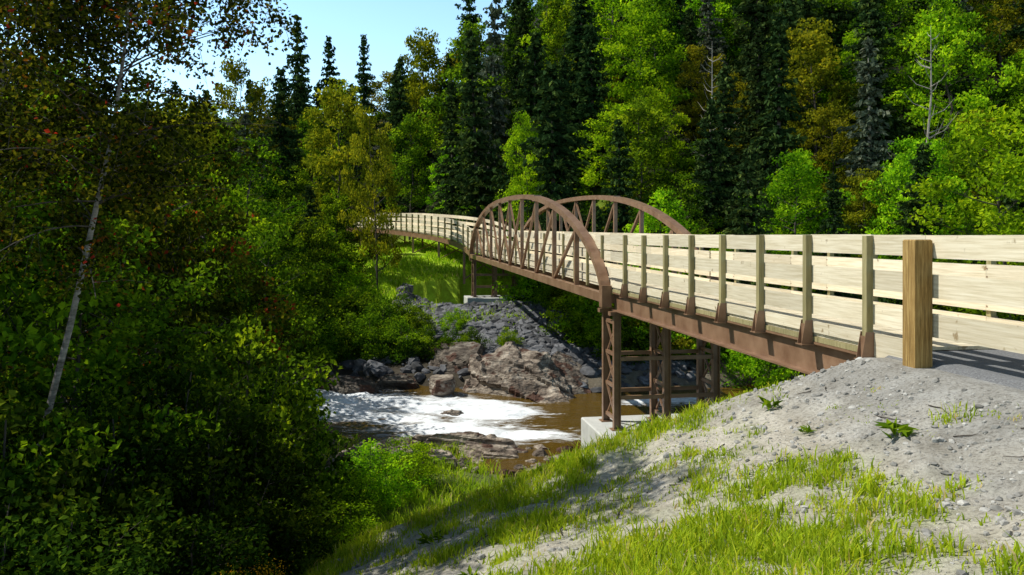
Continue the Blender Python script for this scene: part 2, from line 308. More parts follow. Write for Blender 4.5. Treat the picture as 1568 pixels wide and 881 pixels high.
hullrock(hb, [(-1.7, 33.0, -5.05), (-0.9, 32.0, -4.95), (0.9, 31.5, -5.1), (1.5, 33, -4.95), (0.1, 34.6, -4.75), (-2.1, 31.6, -6.7), (0, 30.4, -6.7), (2.5, 30.0, -6.8), (2.9, 31.0, -6.6), (1.9, 34, -6.6), (-2.3, 35, -6.6)], 3, 0.65)
hullrock(hb, [(1.4, 33.2, -5.1), (3.3, 33.4, -6.0), (2.1, 35, -5.0), (4.0, 35.6, -5.9), (1, 31.4, -6.7), (3.3, 31.6, -6.7), (4.7, 34, -6.7), (1, 36, -6.7)], 6, 0.35)
hullrock(hb, [(-3.2, 34.6, -5.3), (-1.6, 34.0, -5.2), (-1.4, 35.4, -4.9), (-3.4, 36, -5.0), (-3.9, 33.5, -6.5), (-1.2, 33, -6.5), (-0.8, 36.5, -6.4), (-4, 37, -6.4)], 9, 0.1)
hullrock(hb, [(0.9, 30.6, -5.9), (2.0, 30.2, -6.0), (1.8, 31.2, -5.7), (0.5, 29.9, -6.6), (2.8, 29.6, -6.7), (3.0, 31.2, -6.6), (0.6, 31.3, -6.6)], 12, 1.0)
obj('rock_outcrop', hb.mesh('rock_outcrop', [M_rock]))
rockobj('boulder', [((-2.75, 31.2, -5.85), (0.52, 0.5, 0.48), 21, 3, 0, 0, I4, 0.12, 0.6)])
rockobj('river_ledge_rock', [((-6.8, 31.6, -6.1), (1.6, 0.9, 0.45), 31, 8, 0.1, 0.15, I4, 0.25, 0.0), ((-8.6, 33.2, -5.9), (1.8, 1.2, 0.6), 32, 8, -0.2, 0.1, I4, 0.25, 0.0), ((-5.0, 32.6, -6.3), (1.2, 0.8, 0.5), 33, 8, 0.3, 0.0, I4, 0.25, 0.0)])  # low tint puts the far bank's shadow into the stone colour
rockobj('shore_rock', [((-1.7, 23.8, -6.35), (1.9, 0.9, 0.55), 41, 7, -0.3, 0.12, I4, 0.2, 0.9), ((-0.2, 22.7, -6.4), (1.5, 0.6, 0.35), 42, 7, 0.1, 0.1, I4, 0.2, 0.9), ((-3.5, 22.6, -6.2), (1.1, 0.8, 0.45), 43, 7, 0.4, 0.0, I4, 0.2, 1.0), ((-4.4, 20.5, -5.9), (0.9, 0.6, 0.5), 44, 7, 0.9, 0.0, I4, 0.2, 1.0), ((-2.3, 20.9, -6.05), (0.8, 0.5, 0.35), 45, 7, 0.2, 0.0, I4, 0.2, 1.0), ((-5.0, 27.0, -6.4), (1.0, 0.5, 0.35), 46, 7, 0.2, 0.1), ((-2.0, 28.3, -6.5), (0.6, 0.35, 0.3), 47, 7, 0.0, 0.0)])
def stones(name, P, size, rng, mat, base=I1, flat=0.7, tint=(0.1, 0.9)):
    N = len(P); v, f = base
    a = rng.uniform(0, 6.28, N); sc = size[:, None]*rng.uniform(0.6, 1.3, (N, 3))*np.array([1, 1, flat])
    V = v[None]*(1+rng.uniform(-0.22, 0.22, (N, len(v), 1)))*sc[:, None, :]
    t2 = rng.uniform(-0.5, 0.5, N)
    x = V[..., 0]*np.cos(t2)[:, None]+V[..., 2]*np.sin(t2)[:, None]; z = -V[..., 0]*np.sin(t2)[:, None]+V[..., 2]*np.cos(t2)[:, None]; y = V[..., 1]
    V = np.stack([x*np.cos(a)[:, None]-y*np.sin(a)[:, None], x*np.sin(a)[:, None]+y*np.cos(a)[:, None], z], -1)+P[:, None, :]
    F = f[None]+(np.arange(N)*len(v))[:, None, None]
    mb = MB(); mb.add(V.reshape(-1, 3), F.reshape(-1, 3), 0, np.repeat(rng.uniform(*tint, N), len(f)))
    return obj(name, mb.mesh(name, [mat], False))
rng = RS(7)
N = 3800; r = rng.uniform(0.5, 12, N); a = rng.uniform(math.pi*0.95, math.pi*2.05, N)
x = -1.2+r*np.cos(a)*1.0; y = 50.6+r*np.sin(a)*1.0
k = (x > -7) & (x < 6); x, y = x[k], y[k]
x2 = rng.uniform(-1.5, 8, 1800); y2 = rng.uniform(34.5, 47, 1800); x = np.concatenate([x, x2]); y = np.concatenate([y, y2])
stones('riprap', np.stack([x, y, hgt(x, y)+0.03], 1), 0.16+0.26*rng.rand(len(x))**2, rng, M_rip)
N = 600; x = rng.uniform(-12, 10, N); y = rn(x)-rng.rand(N)**1.5*4
stones('shore_stones', np.stack([x, y, np.maximum(hgt(x, y), WZ-0.2)+0.02], 1), 0.06+0.25*rng.rand(N)**3, rng, M_rock, I2, 0.7, (0.5, 1.0))
N = 300; x = rng.uniform(-12, 8, N); y = rf(x)+rng.rand(N)**1.5*3.0
stones('far_shore_stones', np.stack([x, y, np.maximum(hgt(x, y), WZ-0.2)+0.02], 1), 0.1+0.4*rng.rand(N)**3, rng, M_rip, I2)
N = 22000; x = rng.uniform(-3, 6.2, N); y = 3.2+rng.rand(N)**1.3*10
d = 5.75-0.166*y-x; k = (d > 0.05) & (rng.rand(N) < np.clip(1.15-grassmask(x, y)*0.9-d*0.10, 0.12, 1)) & (vnoise(x*1.3, y*1.3, 91) > 0.2); x, y = x[k], y[k]
stones('gravel', np.stack([x, y, hgt(x, y)+0.002], 1), 0.005+0.040*rng.rand(len(x))**5, rng, M_gravel)

# ---------------- bridge ----------------
bridge = bpy.data.objects.new('footbridge', None); scene.collection.objects.link(bridge); bridge.location = (BX, BY, 0); bridge.rotation_euler = (0, 0, TH)
rng = RS(3)
DZ = -1.37
S0, S1, S2 = 9.75, 21.19, 52.2
def zoff(s): return 0.3*max(0.0, min(1.0, (s-S1)/(S2-S1)))
deck = MB(); s = S0
while s < S2:
    zo = zoff(s); box(deck, 0.03, W-0.03, s, s+0.137, DZ-0.04+zo+rng.uniform(-0.002, 0.002), DZ+zo+rng.uniform(-0.003, 0.003), 0, rng.uniform(0.1, 0.9)); s += 0.143
obj('deck_planks', deck.mesh('deck_planks', [M_wood]), bridge)
sub = MB()
for x in (0.07, W/2, W-0.07):
    s = S0
    while s < S1-0.1:
        e = min(s+1.404, S1-0.05); box(sub, x-0.07, x+0.07, s+0.012, e, DZ-0.115, DZ-0.045, 0, rng.uniform(0, 0.5)); s += 1.404
obj('timber_stringers', sub.mesh('timber_stringers', [M_woodpost]), bridge)
gd = MB()
for x in (0.10, W/2, W-0.10):
    s0, s1 = S0+0.45, S1-0.02
    box(gd, x-0.11, x+0.11, s0, s1, DZ-0.15, DZ-0.12); box(gd, x-0.006, x+0.006, s0, s1, DZ-0.57, DZ-0.15); box(gd, x-0.11, x+0.11, s0, s1, DZ-0.60, DZ-0.57)
for q in np.arange(S0+1.6, S1, 2.8):
    beam(gd, (0.11, q, DZ-0.35), (W-0.11, q, DZ-0.35), 0.06, 0.2)
obj('steel_girders', gd.mesh('steel_girders', [M_steel]), bridge)
BO = [(-0.0, -0.235), (-0.43, -0.67), (-0.86, -1.10)]
rail = MB(); post = MB(); brk = MB()
def bracket(mb, x, s, z, sg):
    for off in (-0.055, 0.055):
        a = [(x, s+off-0.004, z+0.20), (x, s+off-0.004, z-0.13), (x+sg*0.17, s+off-0.004, z-0.13), (x+sg*0.11, s+off-0.004, z+0.20)]
        b = [(p[0], p[1]+0.008, p[2]) for p in a]
        mb.add(a+b, [[0, 1, 2, 3], [7, 6, 5, 4], [0, 4, 5, 1], [1, 5, 6, 2], [2, 6, 7, 3], [3, 7, 4, 0]])
    box(mb, min(x, x+sg*0.18), max(x, x+sg*0.18), s-0.09, s+0.09, z-0.145, z-0.132)
    box(mb, min(x+sg*0.105, x+sg*0.115), max(x+sg*0.105, x+sg*0.115), s-0.05, s+0.05, z-0.13, z+0.15)
posts_s = [9.94+1.404*k for k in range(9)]
for side, x0, sg in ((0, 0.0, -1), (1, W, 1)):
    for k, s in enumerate(posts_s):
        if k == 8: continue
        lo, hi = sorted((x0+sg*0.01, x0+sg*0.10))
        box(post, lo, hi, s-0.045, s+0.045, DZ-0.10, -0.005+rng.uniform(-0.01, 0.008), 0, rng.uniform(0.1, 0.9))
        bracket(brk, x0+sg*0.005, s, DZ-0.02, sg)
    ss = [8.95]+posts_s
    for bi, (zt, zb) in enumerate(BO+[(-1.20, DZ+0.012)]):
        for k in range(0, len(ss)-1, 1):
            a, b = ss[k], ss[k+1]
            if bi == 3 and k == 0: zb2 = -1.5
            else: zb2 = zb
            t = rng.uniform(0, 1); j = rng.uniform(-0.008, 0.008); j2 = rng.uniform(-0.006, 0.006)
            lo, hi = sorted((x0+sg*0.006, x0-sg*0.032)); box(rail, lo, hi, a+0.003, b-0.003, zb2+j2, zt+j, 0, t)
            if bi < 3:
                for zz in ((zt+zb)/2-0.06, (zt+zb)/2+0.06):
                    lo2, hi2 = sorted((x0-sg*0.032, x0-sg*0.042)); box(brk, lo2, hi2, b-0.03, b-0.012, zz-0.009, zz+0.009)
    for bi, (zt, zb) in enumerate(BO):
        a = 8.95
        for b in (7.0, 5.0, 3.0):
            lo, hi = sorted((x0+sg*0.006, x0-sg*0.032)); box(rail, lo, hi, b+0.003, a-0.003, zb-0.02, zt-0.004, 0, rng.uniform(0, 1)); a = b
    for s in (6.95, 5.0, 3.05):
        lo, hi = sorted((x0+sg*0.01, x0+sg*0.15)); box(post, lo, hi, s-0.07, s+0.07, -1.9, -0.03, 0, 0.4)
ts = list(np.linspace(S1, S2, 21))
for side, x0, sg in ((0, 0.04, -1), (1, W-0.04, 1)):
    for k in range(20):
        a, b = ts[k], ts[k+1]
        for zt, zb in BO+[(-1.18, -1.34)]:
            za, zb_ = zoff(a), zoff(b)
            beam(rail, (x0, a+0.003, (zt+zb)/2+za), (x0, b-0.003, (zt+zb)/2+zb_), 0.036, zt-zb, 0, rng.uniform(0, 1))
        box(post, min(x0+sg*0.02, x0+sg*0.09), max(x0+sg*0.02, x0+sg*0.09), a+0.71, a+0.79, DZ-0.1+zoff(a), -0.01+zoff(a), 0, 0.4)
obj('rail_boards', rail.mesh('rail_boards', [M_wood]), bridge)
obj('rail_posts', post.mesh('rail_posts', [M_woodpost]), bridge)
obj('post_brackets', brk.mesh('post_brackets', [M_steel]), bridge)
bp = MB()
for x in (-0.13, W+0.13):
    hw = 0.105; s = 8.92; v = []
    for z, q in ((-2.1, hw), (-0.065, hw), (-0.05, hw-0.012)):
        v += [(x-q, s-q, z), (x+q, s-q, z), (x+q, s+q, z), (x-q, s+q, z)]
    f = [[i*4+j, i*4+(j+1) % 4, i*4+4+(j+1) % 4, i*4+4+j] for i in range(2) for j in range(4)]+[[8, 9, 10, 11]]
    bp.add(v, f, 0, 0.5)
obj('end_posts', bp.mesh('end_posts', [M_bigpost]), bridge)
tr = MB(); HA = 3.05; n = 10
def arch(s):
    u = (s-S1)/(S2-S1); t = abs(2*u-1)
    return -1.55+zoff(s)+HA*max(0.0, 1-t**2.45)**0.6
for x in (-0.14, W+0.14):
    u = (1-np.cos(np.linspace(0, np.pi, 49)))/2
    sv = S1+u*(S2-S1)
    pts = [np.array((x, s, arch(s))) for s in sv]
    V = []; P = np.array(pts); T = np.gradient(P, axis=0); T /= np.linalg.norm(T, axis=1)[:, None]; Nn = np.cross([1, 0, 0], T)
    for p, nn in zip(P, Nn):
        for (i, j) in ((-1, -1), (1, -1), (1, 1), (-1, 1)): V.append(p+np.array([1, 0, 0])*0.125*i+nn*0.09*j)
    tr.add(V, [[a*4+b, a*4+(b+1) % 4, a*4+4+(b+1) % 4, a*4+4+b] for a in range(len(P)-1) for b in range(4)])
    beam(tr, (x, S1-0.1, DZ-0.28), (x, S2+0.1, DZ-0.28+0.3), 0.2, 0.24)
    for s in (S1, S2): box(tr, x-0.13, x+0.13, s-0.14, s+0.14, DZ-0.52+zoff(s), DZ+0.05+zoff(s))
    pn = np.linspace(S1, S2, n+1)
    for k in range(1, n):
        s = pn[k]; z0 = DZ-0.16+zoff(s); beam(tr, (x, s, z0), (x, s, arch(s)-0.08), 0.13, 0.13)
        if k in (3, 7): box(tr, x-0.135, x+0.135, s-0.2, s+0.2, arch(s)-0.11, arch(s)+0.105)
    for k in range(1, n-1):
        a, b = pn[k], pn[k+1]
        if k < n//2: pa, pb = (x, a, arch(a)-0.1), (x, b, DZ-0.16+zoff(b))
        else: pa, pb = (x, a, DZ-0.16+zoff(a)), (x, b, arch(b)-0.1)
        beam(tr, pa, pb, 0.09, 0.09)
        if k in (4, 5): beam(tr, (x, a, DZ-0.16+zoff(a)) if k == 4 else (x, a, arch(a)-.1), (x, b, arch(b)-0.1) if k == 4 else (x, b, DZ-0.16+zoff(b)), 0.07, 0.07)
for k, s in enumerate(np.linspace(S1, S2, n+1)):
    beam(tr, (-0.1, s, DZ-0.3+zoff(s)), (W+0.1, s, DZ-0.3+zoff(s)), 0.14, 0.22)
for k in range(n):
    a = S1+(S2-S1)*k/n; b = S1+(S2-S1)*(k+1)/n
    beam(tr, (0.0, a, DZ-0.36+zoff(a)), (W, b, DZ-0.36+zoff(b)), 0.06, 0.06)
    for x in (0.5, W/2, W-0.5): beam(tr, (x, a, DZ-0.11+zoff(a)), (x, b, DZ-0.11+zoff(b)), 0.09, 0.12)
obj('arch_trusses', tr.mesh('arch_trusses', [M_steel]), bridge)
def pier(sc, ztop, zbot, gap=1.0):
    mb = MB()
    for xi in (0.05, W/2, W-0.05):
        for sg in (-1, 1):
            s = sc+sg*gap/2
            for fl in (-0.085, 0.085): box(mb, xi+fl-0.009, xi+fl+0.009, s-0.07, s+0.07, zbot, ztop)
            box(mb, xi-0.076, xi+0.076, s-0.006, s+0.006, zbot, ztop)
            box(mb, xi-0.16, xi+0.16, s-0.14, s+0.14, zbot, zbot+0.025)
        nz = 3; zz = np.linspace(zbot+0.25, ztop-0.2, nz+1)
        for q in range(nz):
            beam(mb, (xi, sc-gap/2+0.07, zz[q]), (xi, sc+gap/2-0.07, zz[q+1]), 0.05, 0.05); beam(mb, (xi+0.03, sc+gap/2-0.07, zz[q]), (xi+0.03, sc-gap/2+0.07, zz[q+1]), 0.05, 0.05)
        for q in range(nz+1): beam(mb, (xi, sc-gap/2+0.07, zz[q]), (xi, sc+gap/2-0.07, zz[q]), 0.07, 0.09)
    H = ztop-zbot
    for z in (zbot+H*0.28, zbot+H*0.62):
        for sg in (-1, 1): beam(mb, (0.14, sc+sg*gap/2, z), (W/2-0.09, sc+sg*gap/2, z), 0.08, 0.10); beam(mb, (W/2+0.09, sc+sg*gap/2, z), (W-0.14, sc+sg*gap/2, z), 0.08, 0.10)
    for sg in (-1, 1): beam(mb, (-0.15, sc+sg*gap/2, ztop+0.055), (W+0.15, sc+sg*gap/2, ztop+0.055), 0.22, 0.10)
    return mb
obj('near_pier', pier(21.3, -2.08, -5.02).mesh('near_pier', [M_steel]), bridge)
obj('far_pier', pier(52.4, -1.72, -4.0).mesh('far_pier', [M_steel]), bridge)
cb = MB()
def bevbox(mb, x0, x1, y0, y1, z0, z1, b=0.03):
    v = []
    for z, q in ((z0, 0), (z1-b, 0), (z1, b)): v += [(x0+q, y0+q, z), (x1-q, y0+q, z), (x1-q, y1-q, z), (x0+q, y1-q, z)]
    mb.add(v, [[i*4+j, i*4+(j+1) % 4, i*4+4+(j+1) % 4, i*4+4+j] for i in range(2) for j in range(4)]+[[8, 9, 10, 11]])
bevbox(cb, -0.5, W+0.35, 19.9, 22.35, -6.6, -5.02)
bevbox(cb, -0.5, W+0.6, 51.0, 53.4, -5.6, -4.0)
bevbox(cb, -0.25, W+0.25, 10.0, 10.75, -3.2, DZ-0.61)
bevbox(cb, -0.20, W+0.20, 9.62, 9.98, -3.2, DZ-0.13)
obj('concrete_footings', cb.mesh('concrete_footings', [M_conc]), bridge)
PP = np.array([(-2.52, 51.55, 0.30), (-2.9, 53.3, 0.62), (-3.7, 55.6, 0.98), (-4.9, 58.3, 1.28), (-6.5, 61.5, 1.52), (-8.6, 65.5, 1.75), (-11.0, 70.5, 1.98), (-13.6, 76.5, 2.12), (-16.8, 83, 2.2), (-20.5, 90, 2.2)])
cu = np.concatenate([[0], np.cumsum(np.linalg.norm(np.diff(PP[:, :2], axis=0), axis=1))])
tt = np.arange(0, cu[-1], 1.4)
def cat(t): return np.stack([np.interp(t, cu, PP[:, c]) for c in range(3)], 1)
Q = cat(tt)
for _ in range(2): Q[1:-1] = (Q[:-2]+2*Q[1:-1]+Q[2:])/4
T = np.gradient(Q[:, :2], axis=0); T /= np.linalg.norm(T, axis=1)[:, None]; R = np.stack([T[:, 1], -T[:, 0]], 1)
def loc(p): x, y = w2l(p[0], p[1]); return (x, y, p[2])
fr = MB(); fs = MB(); fp = MB()
QR = np.concatenate([Q[:, :2]+R*W, Q[:, 2:]], 1)
for line in (Q, QR):
    for k in range(len(line)-1):
        for zt, zb in BO+[(-1.2, -1.36)]:
            o = np.array([0, 0, (zt+zb)/2]); beam(fr, loc(line[k]+o), loc(line[k+1]+o), 0.036, zt-zb, 0, rng.uniform(0, 1))
        p = line[k]+np.array([*(R[k]*(-0.07 if line is Q else 0.07)), 0]); beam(fp, loc(p+[0, 0, -1.5]), loc(p), 0.11, 0.11, 0, 0.1, (0, 1, 0))
        beam(fs, loc(line[k]+[0, 0, -1.68]), loc(line[k+1]+[0, 0, -1.68]), 0.12, 0.34)
for k in range(len(Q)-1):
    a = (Q[k]+QR[k])/2; b = (Q[k+1]+QR[k+1])/2; beam(fr, loc(a+[0, 0, -1.42]), loc(b+[0, 0, -1.42]), W-0.05, 0.05, 0, rng.uniform(0.2, 0.8))
    if k % 4 == 2:
        for line in (Q, QR):
            p = line[k]; g = float(hgt(p[0], p[1]))
            if g < p[2]-2: beam(fs, loc([p[0], p[1], g-0.3]), loc(p+[0, 0, -1.85]), 0.16, 0.16, 0, 0.5, (0, 1, 0))
        g = float(hgt(Q[k][0], Q[k][1]))
        if g < Q[k][2]-2.5:
            beam(fs, loc([Q[k][0], Q[k][1], g]), loc(QR[k]+[0, 0, -1.85]), 0.07, 0.07); beam(fs, loc([QR[k][0], QR[k][1], g]), loc(Q[k]+[0, 0, -1.85]), 0.07, 0.07)
obj('ramp_rails', fr.mesh('ramp_rails', [M_wood]), bridge); obj('ramp_posts', fp.mesh('ramp_posts', [M_woodpost]), bridge); obj('ramp_frame', fs.mesh('ramp_frame', [M_steel]), bridge)
pm = MB(); xs = np.linspace(-0.22, W+0.6, 30); ys = np.linspace(-40, 9.6, 200); X, Y = np.meshgrid(xs, ys)
Z = DZ-0.025+fbm(X*4, Y*4, 15)*0.012-0.12*sstep(0.1, -0.22, X)
k1 = len(xs); i = np.arange(len(ys)-1)[:, None]*k1; j = np.arange(k1-1)[None, :]
pm.add(np.stack([X, Y, Z], -1).reshape(-1, 3), np.stack([i+j, i+j+1, i+k1+j+1, i+k1+j], -1).reshape(-1, 4))
po = obj('gravel_path', pm.mesh('gravel_path', [M_road], True)); po.location = bridge.location; po.rotation_euler = bridge.rotation_euler

# ---------------- trees ----------------
MBS = {}
def broadleaf(name, seed, H, R, zb, nleaf, ls, cr, leafm, barkm=M_bark, nlimb=18, sub=5, tr=0.02, up=0.6, lean=(0, 0), start_low=False, flat=0.6, tsig=0.14):
    rng = RS(seed); mb = MB(); k = 9
    f = np.linspace(0, 1, k); tp = np.stack([lean[0]*f*H+np.cumsum(rng.randn(k))*0.012*H, lean[1]*f*H+np.cumsum(rng.randn(k))*0.012*H, f*H*0.93-0.3], 1); tp[0, :2] = 0
    tube(mb, tp, H*tr*(1-0.9*f)+0.006, 6, 0)
    cl = []
    az = rng.uniform(0, 6.28)
    for q in range(nlimb):
        fr_ = (q+rng.rand())/nlimb; az += 2.4+rng.uniform(-0.5, 0.5)
        hf = zb+(0.97-zb)*fr_
        prof = (math.sin(math.pi*min(1, (0.12+0.86*fr_))**0.85))**0.65
        Lr = R*prof*rng.uniform(0.5, 1.2)
        sf = (0.02+0.3*rng.rand()) if start_low else max(0.03, hf-Lr*0.45/H)
        s0 = np.array([np.interp(sf, f, tp[:, c]) for c in range(3)])
        ctr = np.array([np.interp(hf, f, tp[:, c]) for c in range(3)])
        e = ctr+np.array([math.cos(az)*Lr, math.sin(az)*Lr, 0])
        mid = (s0*0.5+e*0.5)+np.array([0, 0, -0.06*Lr])+rng.randn(3)*0.05*Lr
        bt = np.linspace(0, 1, 5)[:, None]; B = (1-bt)**2*s0+2*bt*(1-bt)*mid+bt**2*e
        r0 = H*tr*0.45*(1-0.6*hf)
        tube(mb, B, r0*(1-0.85*bt[:, 0])+0.004, 4, 0)
        cl.append((e, 1.0, rng.rand()))
        for w in range(sub):
            t = rng.uniform(0.35, 0.98); p = np.array([np.interp(t, bt[:, 0], B[:, c]) for c in range(3)])
            dd = rng.randn(3); dd[2] = abs(dd[2])*0.7+0.1; dd += 0.6*np.array([math.cos(az), math.sin(az), 0]); dd /= np.linalg.norm(dd)
            ln = R*rng.uniform(0.18, 0.42); e2 = p+dd*ln
            tube(mb, [p, (p+e2)/2+rng.randn(3)*0.03*ln, e2], [r0*0.35+0.003, r0*0.25+0.002, 0.002], 3, 0)
            cl.append((e2, rng.uniform(0.4, 1.0), rng.rand()))
    top = tp[-1]+np.array([0, 0, 0.02*H]); cl.append((top, 0.8, 0.6))
    wt = np.array([c[1]**2 for c in cl]); cnt = rng.multinomial(nleaf, wt/wt.sum())
    Ps = []; Ts = []
    for (c, s, tv), n in zip(cl, cnt):
        g = rng.randn(n, 3); g *= (np.abs(rng.rand(n))**0.45/np.linalg.norm(g, axis=1))[:, None]
        Ps.append(c+g*np.array([1, 1, flat])*cr*s*1.2); Ts.append(np.clip(0.12+0.7*tv+rng.randn(n)*tsig+0.12*g[:, 2], 0, 1))  # clump tint paints lit and shaded clumps, lighter toward each top
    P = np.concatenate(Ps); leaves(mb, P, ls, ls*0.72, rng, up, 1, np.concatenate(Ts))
    MBS[name] = (mb, [barkm, leafm]); return mb.mesh(name, [barkm, leafm])
def spruce(name, seed, H, R, leafm=M_needle, barkm=M_bark, dens=1.0, zb=0.08, nw=None):
    rng = RS(seed); mb = MB()
    tube(mb, [(0, 0, -0.4), (0.02*H*rng.randn()*0.3, 0, H*0.5), (0, 0, H)], [H*0.011+0.03, H*0.007+0.02, 0.01], 6, 0)
    P = []; D = []; Tn = []; nw = nw or int(H*1.9)
    for q in range(nw):
        fz = zb+(1-zb)*(q+0.6*rng.rand())/nw; Lb = R*((1-fz)**0.75)*rng.uniform(0.7, 1.15)+0.15
        nb = int(rng.randint(5, 9)*dens) if fz < 0.93 else 4
        a0 = rng.uniform(0, 6.28); wv = rng.uniform(-0.12, 0.12)
        for b in range(nb):
            a = a0+b*6.283/max(nb, 1)+rng.uniform(-0.35, 0.35); L = Lb*rng.uniform(0.45, 1.15); tv = rng.uniform(-0.15, 0.15)
            ns = max(5, int(L/0.16)); t = (np.arange(ns)+0.5)/ns
            droop = -0.30*t*L+0.16*t**3*L*(1 if fz < 0.8 else 2)+(0.35*L*t if fz > 0.8 else 0)
            base = np.stack([np.cos(a)*t*L, np.sin(a)*t*L, fz*H+droop], 1)
            if L > 0.8 and rng.rand() < 0.4: tube(mb, base[[0, ns//2, ns-1]], [0.02, 0.012, 0.004], 3, 0)
            for sg in (-1, 1, 0):
                sw = 0.30*L*(1-t*0.7)*rng.uniform(0.3, 1.0, ns)*sg
                pp = base+np.stack([-np.sin(a)*sw, np.cos(a)*sw, -np.abs(sw)*0.45+rng.randn(ns)*0.03], 1)
                dv = np.stack([np.full(ns, np.cos(a)*0.8)-np.sin(a)*sg, np.full(ns, np.sin(a)*0.8)+np.cos(a)*sg, np.full(ns, -0.6)], 1)
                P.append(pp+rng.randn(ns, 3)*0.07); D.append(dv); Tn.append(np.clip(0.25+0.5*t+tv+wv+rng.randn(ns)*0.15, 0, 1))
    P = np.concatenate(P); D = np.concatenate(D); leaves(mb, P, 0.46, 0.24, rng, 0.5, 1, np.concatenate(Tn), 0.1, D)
    MBS[name] = (mb, [barkm, leafm]); return mb.mesh(name, [barkm, leafm])
BL = [broadleaf('bl%d' % k, 100+k, 12, [3.6, 2.7, 4.2, 3.1][k % 4], [0.22, 0.3, 0.18, 0.28][k % 4], 8000, 0.24, 0.80, [M_lgreen, M_lolive, M_lmid, M_lgreen, M_lolive, M_lmid][k], nlimb=24, sub=5, tr=0.010) for k in range(6)]
SP = [spruce('sp%d' % k, 200+k, 15, [3.3, 2.6, 3.8][k]) for k in range(3)]
SPG = spruce('spg', 210, 15, 3.2, M_needlegrey, M_barkpale, 0.8)
SH = [broadleaf('sh%d' % k, 300+k, 3.0, 1.5, 0.12, 4500, 0.13, 0.42, [M_lgreen, M_lmid, M_lolive][k], nlimb=20, sub=5, tr=0.008, start_low=True) for k in range(3)]
dead = MB(); rng = RS(5)
tube(dead, [(0, 0, -0.5), (0.1, 0, 4), (0.3, 0.1, 8), (0.2, 0, 12)], [0.12, 0.09, 0.05, 0.01], 6)
for q in range(26):
    z = rng.uniform(3, 11.5); a = rng.uniform(0, 6.28); L = (12.5-z)*0.22+0.3
    tube(dead, [(0.25, 0, z), (0.25+math.cos(a)*L*0.6, math.sin(a)*L*0.6, z+L*0.25), (0.25+math.cos(a)*L, math.sin(a)*L, z+L*0.7)], [0.03, 0.02, 0.005], 4)
DEAD = dead.mesh('dead', [M_barkpale])
def place(name, me, X, Y, sc, rng=random.Random(1), coll=None, dz=0, sxy=1.0, rz=None):
    o = bpy.data.objects.new(name, me); o.location = (X, Y, float(hgt(X, Y))-0.1+dz); o.rotation_euler = (rng.uniform(-.04, .04), rng.uniform(-.04, .04), rng.uniform(0, 6.28) if rz is None else rz)
    o.scale = (sc*sxy, sc*sxy, sc); (coll or scene.collection).objects.link(o); return o
def at(px, Y): return (px-784)/1220*Y
hero = [('maple_tree', BL[0], 940, 62, 150, 12, 1.15), ('aspen_tree', BL[3], 806, 62, 165, 12, 0.62), ('maple_tree', BL[1], 500, 56, 100, 12, 0.85),
        ('aspen_tree', BL[4], 578, 50, 150, 12, 0.5), ('spruce_tree', SPG, 745, 78, -30, 15, 0.9), ('spruce_tree', SP[0], 462, 110, 22, 15, 0.9), ('spruce_tree', SP[2], 512, 112, 55, 15, 0.75),
        ('spruce_tree', SP[2], 560, 115, 48, 15, 0.7), ('aspen_tree', BL[1], 640, 96, 25, 12, 0.8), ('aspen_tree', BL[4], 372, 90, 80, 12, 0.8), ('spruce_tree', SP[0], 725, 100, -40, 15, 0.9),
        ('aspen_tree', BL[4], 880, 78, 85, 12, 0.7), ('aspen_tree', BL[4], 935, 80, 95, 12, 0.6), ('maple_tree', BL[3], 1230, 72, 45, 12, 0.9), ('aspen_tree', BL[0], 1216, 50, 215, 12, 0.6),
        ('maple_tree', BL[0], 1545, 36, 140, 12, 1.0), ('maple_tree', BL[3], 1395, 46, 200, 12, 0.8), ('dead_tree', DEAD, 1412, 56, 40, 12, 1.0), ('dead_tree', DEAD, 1085, 62, 60, 12, 1.0), ('aspen_tree', BL[4], 1080, 70, 60, 12, 0.8), ('aspen_tree', BL[3], 1000, 85, 20, 12, 0.8),
        ('maple_tree', BL[2], 380, 44, 200, 12, 0.9), ('maple_tree', BL[3], 330, 35, 240, 12, 0.8), ('spruce_tree', SP[2], 430, 62, 100, 15, 0.8), ('maple_tree', BL[1], 250, 40, 120, 12, 0.9), ('spruce_tree', SP[2], 612, 92, 85, 15, 0.8)]
herop = []
for nme, me, px, Y, ty, bh, sxy in hero:
    X = at(px, Y); g = float(hgt(X, Y)); H = (360-ty)/1220*Y-g; place(nme, me, X, Y, H/bh, sxy=sxy*(12/H if bh == 12 else 15/H)**0.3); herop.append((X, Y))
def ramp_Y(px):
    return np.interp(px, [560, 583, 620, 650, 680, 705, 727], [84, 76, 67, 61.5, 57.5, 54.5, 52])
rr = random.Random(11); pts = []
def clear(X, Y, mar):
    if Y < float(rf(np.array(X)))+2.5: return True
    px = 784+1220*X/Y; m = mar*1220/Y
    lx, ls = w2l(X, Y)
    if -mar-1 < lx < W+mar and ls < 54: return True
    if 575-m < px < 733+m and Y < ramp_Y(px)+3+mar: return True
    if 733-m < px < 900 and Y < 56 and lx < W+mar: return True
    for q in Q[::2]:
        if (q[0]+1-X)**2+(q[1]-Y)**2 < (mar+1.5)**2: return True
    return False
MATS = [M_bark, M_barkpale, M_lgreen, M_lolive, M_lmid, M_needle, M_needlegrey]
MC = {}
